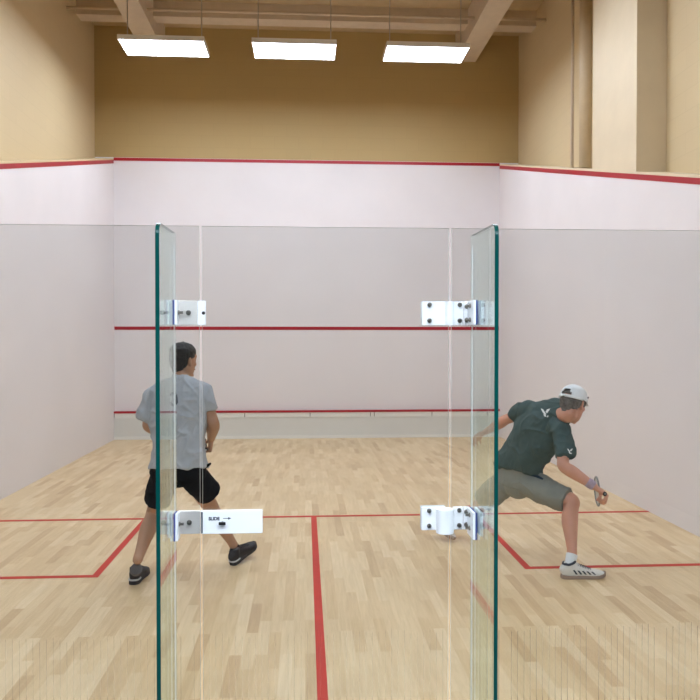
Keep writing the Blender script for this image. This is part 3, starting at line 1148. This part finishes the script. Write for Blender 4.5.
eB, wB = P(563.5, 466, 4.98), P(595, 487, 4.90)
eB2, wB2 = P(506, 419.5, 5.62), P(485.5, 432, 5.83)
for s_ in (RS, LS):
    ell(bm, s_, None, (.048, .048, .048), 16)
arm(bm, RS, eB, wB, k=1.02)
arm(bm, LS, eB2, wB2, k=1.0)
hd2 = (P(476, 437, 5.93) - wB2).normalized()
hand(bm, wB2, hd2, (0, -.2, -1), (.2, -1, 0), (22, 28, 20), thumb_curl=25)
# hitting hand round the grip
hb = P(604, 493.5, 4.88)
gB = (P(596.5, 491, 5.34) - hb).normalized()
kdB = ((wB - eB).normalized() + V((0, -.05, -.05))).normalized()
nB = V((-.05, .25, -1))
hand(bm, wB, kdB, (.30, -.25, -.9), gB, (66, 86, 56), k=1.08, thumb_curl=60)
knRB, anRB = P(571.5, 501.5, 5.16), P(572, 556, 5.00)
knLB, anLB = P(477, 509, 5.80), P(452, 524, 6.12)
leg(bm, hipRB, knRB, anRB, 1.03, back=(-1, 0, 0))
leg(bm, hipLB, knLB, anLB, 1.0, back=(-.3, .5, .6))
bodyB = fuse("body", bm, .0048, M["skinB"], pb, 3)
face_bits(WB, RB, 1.0, pb)
# hair
bm = bmesh.new()
rt = RB @ V((1, 0, 0))
prof = [(-.055, -.045, .048, .044), (-.030, -.040, .066, .060), (-.005, -.034, .076, .074), (.020, -.022, .080, .085), (.045, -.010, .081, .096), (.075, -.010, .072, .088), (.10, -.010, .046, .06), (.116, -.010, .012, .016)]
tube(bm, [(WB(0, y, z), a, b, rt) for z, y, a, b in prof], n=32, sub=3, sup=2.2)
for s_ in (-1, 1):      # sideburns
    tube(bm, [(WB(s_ * .074, .030, .03), .008, .014), (WB(s_ * .073, .030, -.005), .006, .010)], n=10)
fuse("hair", bm, .005, M["hairB"], pb, 2, fold=lambda c: noise.noise(c * 70) * .005)
# cap: dome with an arched opening at the back, band, peak
bm = bmesh.new()
nu, nv = 40, 14
rings = []
for j in range(nv + 1):
    ph = (math.pi / 2) * j / nv
    row = []
    for i in range(nu):
        th = 2 * math.pi * i / nu
        rr = math.cos(ph) ** .85 if j < nv else 0.02
        row.append(bm.verts.new(WB(.091 * rr * math.sin(th), -.009 + .116 * rr * math.cos(th), .036 + .100 * math.sin(ph))))
    rings.append(row)
for j in range(nv):
    for i in range(nu):
        th = 2 * math.pi * (i + .5) / nu
        db = abs(th - math.pi)
        if (db / .52) ** 2 + ((j + .5) / 5.2) ** 2 < 1 and j > 0:
            continue
        bm.faces.new((rings[j][i], rings[j][(i + 1) % nu], rings[j + 1][(i + 1) % nu], rings[j + 1][i]))
bm.faces.new(rings[nv])
cap = obj("cap", bm, M["white"], pb, True)
sd_ = cap.modifiers.new("thick", "SOLIDIFY")
sd_.thickness = .004
cap["label"] = "white cap with an open back"
bm = bmesh.new()
tube(bm, [(WB(.091 * math.sin(t_), -.009 + .116 * math.cos(t_), .036), .003, .009, RB @ V((math.cos(t_), -math.sin(t_), 0))) for t_ in [2 * math.pi * q / 24 for q in range(25)]], n=8, sub=1)
obj("band", bm, M["white"], cap, True)
bm = bmesh.new()
up_, lo_ = [], []
grid = []
for j in range(6):
    r_ = j / 5
    row = []
    for i in range(13):
        th = math.radians(-62 + 124 * i / 12)
        ex = 1 + r_ * .50 * math.cos(th * 1.25) ** .6 if abs(th * 1.25) < math.pi / 2 else 1
        row.append(bm.verts.new(WB(.091 * math.sin(th) * (1 + .08 * r_), -.009 + .116 * math.cos(th) * ex, .036 - .012 * r_ - .02 * r_ * math.sin(th) ** 2)))
    grid.append(row)
for j in range(5):
    for i in range(12):
        bm.faces.new((grid[j][i], grid[j][i + 1], grid[j + 1][i + 1], grid[j + 1][i]))
pk = obj("peak", bm, M["white"], cap, True)
pk.modifiers.new("thick", "SOLIDIFY").thickness = .004
bm = bmesh.new()
ell(bm, WB(.083, .036, .062), RB, (.003, .010, .005), 10)
ell(bm, WB(.082, .044, .067), RB, (.003, .004, .006), 8)
obj("cap_mark", bm, M["ink"], cap)
# shirt
bm = bmesh.new()
SB = [(P(514.5, 479, 5.53), .196, .130, .1), (P(518.5, 470, 5.50), .190, .127, .15), (P(521.5, 461, 5.47), .176, .122, .25), (P(527.5, 450, 5.42), .174, .122, .45), (P(536, 436, 5.36), .188, .126, .75),
      (P(544.5, 423.5, 5.30), .182, .110, 1), (P(553, 416, 5.25), .135, .084, 1), (P(560, 412.5, 5.20), .100, .080, 1), (P(566.5, 412, 5.16), .080, .076, 1)]
tube(bm, [(c, a, b, lt(t)) for c, a, b, t in SB], n=36, sup=2.35, cap="flat")
p0, p1 = P(496, 466, 5.6), P(543, 479, 5.38)
pn = (p1 - p0).cross(V((0, 1, -.16))).normalized()
if pn.z > 0:
    pn = -pn
bmesh.ops.bisect_plane(bm, geom=bm.verts[:] + bm.edges[:] + bm.faces[:], plane_co=p0, plane_no=pn, clear_outer=True)
bmesh.ops.holes_fill(bm, edges=[e for e in bm.edges if e.is_boundary], sides=0)
for q_ in (RS, LS):
    ell(bm, q_, None, (.074, .074, .074), 18)
tube(bm, [(P(552, 424, 5.18), .068), (P(560.5, 431, 5.12), .070), (P(563.5, 445, 5.06), .068), (P(564.5, 457.5, 5.01), .066)], n=22, cap="flat")
tube(bm, [(P(537, 414, 5.38), .064), (P(528.5, 411.5, 5.43), .062), (P(521, 413, 5.50), .058), (P(515.5, 415.5, 5.55), .057)], n=22, cap="flat")
shirtB = fuse("t_shirt", bm, .0065, M["greenshirt"], pb, 4, fold=folds(5.7, .013))
bird = [[(-6, -5), (-3, -4), (-1, -1), (1, 2), (-1, 3), (-4, -1)], [(0, -1), (2, -4), (6, -5), (4, -2), (2, 1)], [(-3, 2), (0, 3), (4, 4), (3, 6), (-1, 5)]]
decal("chest_mark", shirtB, bird, (545.5, 412.5), 5.2, .8, M["whitem"], pb, "white printed bird-like mark high on the back").name = "back_mark"
decal("sleeve_mark", shirtB, bird, (570, 451), 5.0, .5, M["whitem"], pb, "small white mark on the right sleeve")
# shorts
bm = bmesh.new()
for cx_, cy_, Y_, r_ in ((530, 483, 5.43, .108), (507, 482, 5.60, .104), (518, 484, 5.51, .108), (540, 489, 5.36, .104)):
    ell(bm, P(cx_, cy_, Y_), None, (r_, r_, r_), 20)
tube(bm, [(P(521.5, 461, 5.48), .155, .108, lh), (P(518, 476, 5.52), .170, .120, lh), (P(517, 484, 5.53), .165, .118, lh)], n=30, sup=2.4, cap="flat")
tube(bm, [(P(529, 482, 5.42), .106), (P(545, 491, 5.30), .102), (P(567, 500, 5.18), .088, .088)], n=24, cap="flat")
tube(bm, [(P(507, 481, 5.60), .100), (P(495, 491, 5.67), .096), (P(483, 500.5, 5.74), .090)], n=24, cap="flat")
fuse("shorts", bm, .0065, M["greyshort"], pb, 2, fold=folds(1.9, .007))
bm = bmesh.new()
tube(bm, [(P(527, 474, 5.37), .022, .006), (P(536, 476, 5.31), .024, .006), (P(543, 479, 5.28), .018, .006)], n=10)
tag(obj("waistband_trim", bm, M["beltblue"], pb, True), "blue-black trim at the waist")
# wristband
bm = bmesh.new()
dW = (wB - eB).normalized()
tube(bm, [(wB - dW * .060, .033), (wB - dW * .035, .034), (wB - dW * .008, .031)], n=20, cap="flat")
tag(obj("wristband", bm, M["band"], pb, True), "pale mauve sweatband on the right wrist")
# watch on the trailing wrist
# shoes
h2 = G(561.5, 578)
shoe("shoe", h2, (.985, .0, 0), (0, 0, 1), M["shoewhite"], M["solegum"], pb, label="white court shoe with dark side bars and gum sole", stripes=M["ink"], sock=M["white"], ankle=P(572, 554, 5.00), lacem=M["ink"], L=.31)
toe = G(452.5, 541.5)
hl = toe + V((-.18, .16, .16))
shoe("shoe", hl, (toe - hl) + V((0, 0, .012)), (.45, -.15, .88), M["shoewhite"], M["solegum"], pb, label="white court shoe on its toe, heel raised", stripes=M["ink"], sock=M["white"], ankle=anLB + V((0, 0, .02)), lacem=M["ink"])
racket("squash racket in the right hand of the man in the white cap", hb - gB * .06, gB, (.80, -.6, .12), M["frame"], "frame")

# ------------------------------------------------------------------ light, camera, colour
w = bpy.data.worlds.new("World")
scene.world = w
w.use_nodes = True
w.node_tree.nodes["Background"].inputs[0].default_value = (.5, .5, .5, 1)
w.node_tree.nodes["Background"].inputs[1].default_value = .3

cd = bpy.data.cameras.new("Camera")
cam = bpy.data.objects.new("Camera", cd)
COL.objects.link(cam)
cam.location = (0, 0, CAMZ)
cam.rotation_euler = (math.pi / 2 - PIT, 0, -YAW)
cd.sensor_width = 36
cd.lens = 36 * F / 700
cd.clip_start = .05
scene.camera = cam
scene.view_settings.view_transform = "Standard"
scene.view_settings.look = "None"
scene.view_settings.gamma = 1
scene.view_settings.use_curve_mapping = False
scene.view_settings.exposure = 0.0
scene.cycles.use_denoising = True
scene.cycles.max_bounces = 14
scene.cycles.diffuse_bounces = 8
scene.cycles.transparent_max_bounces = 24
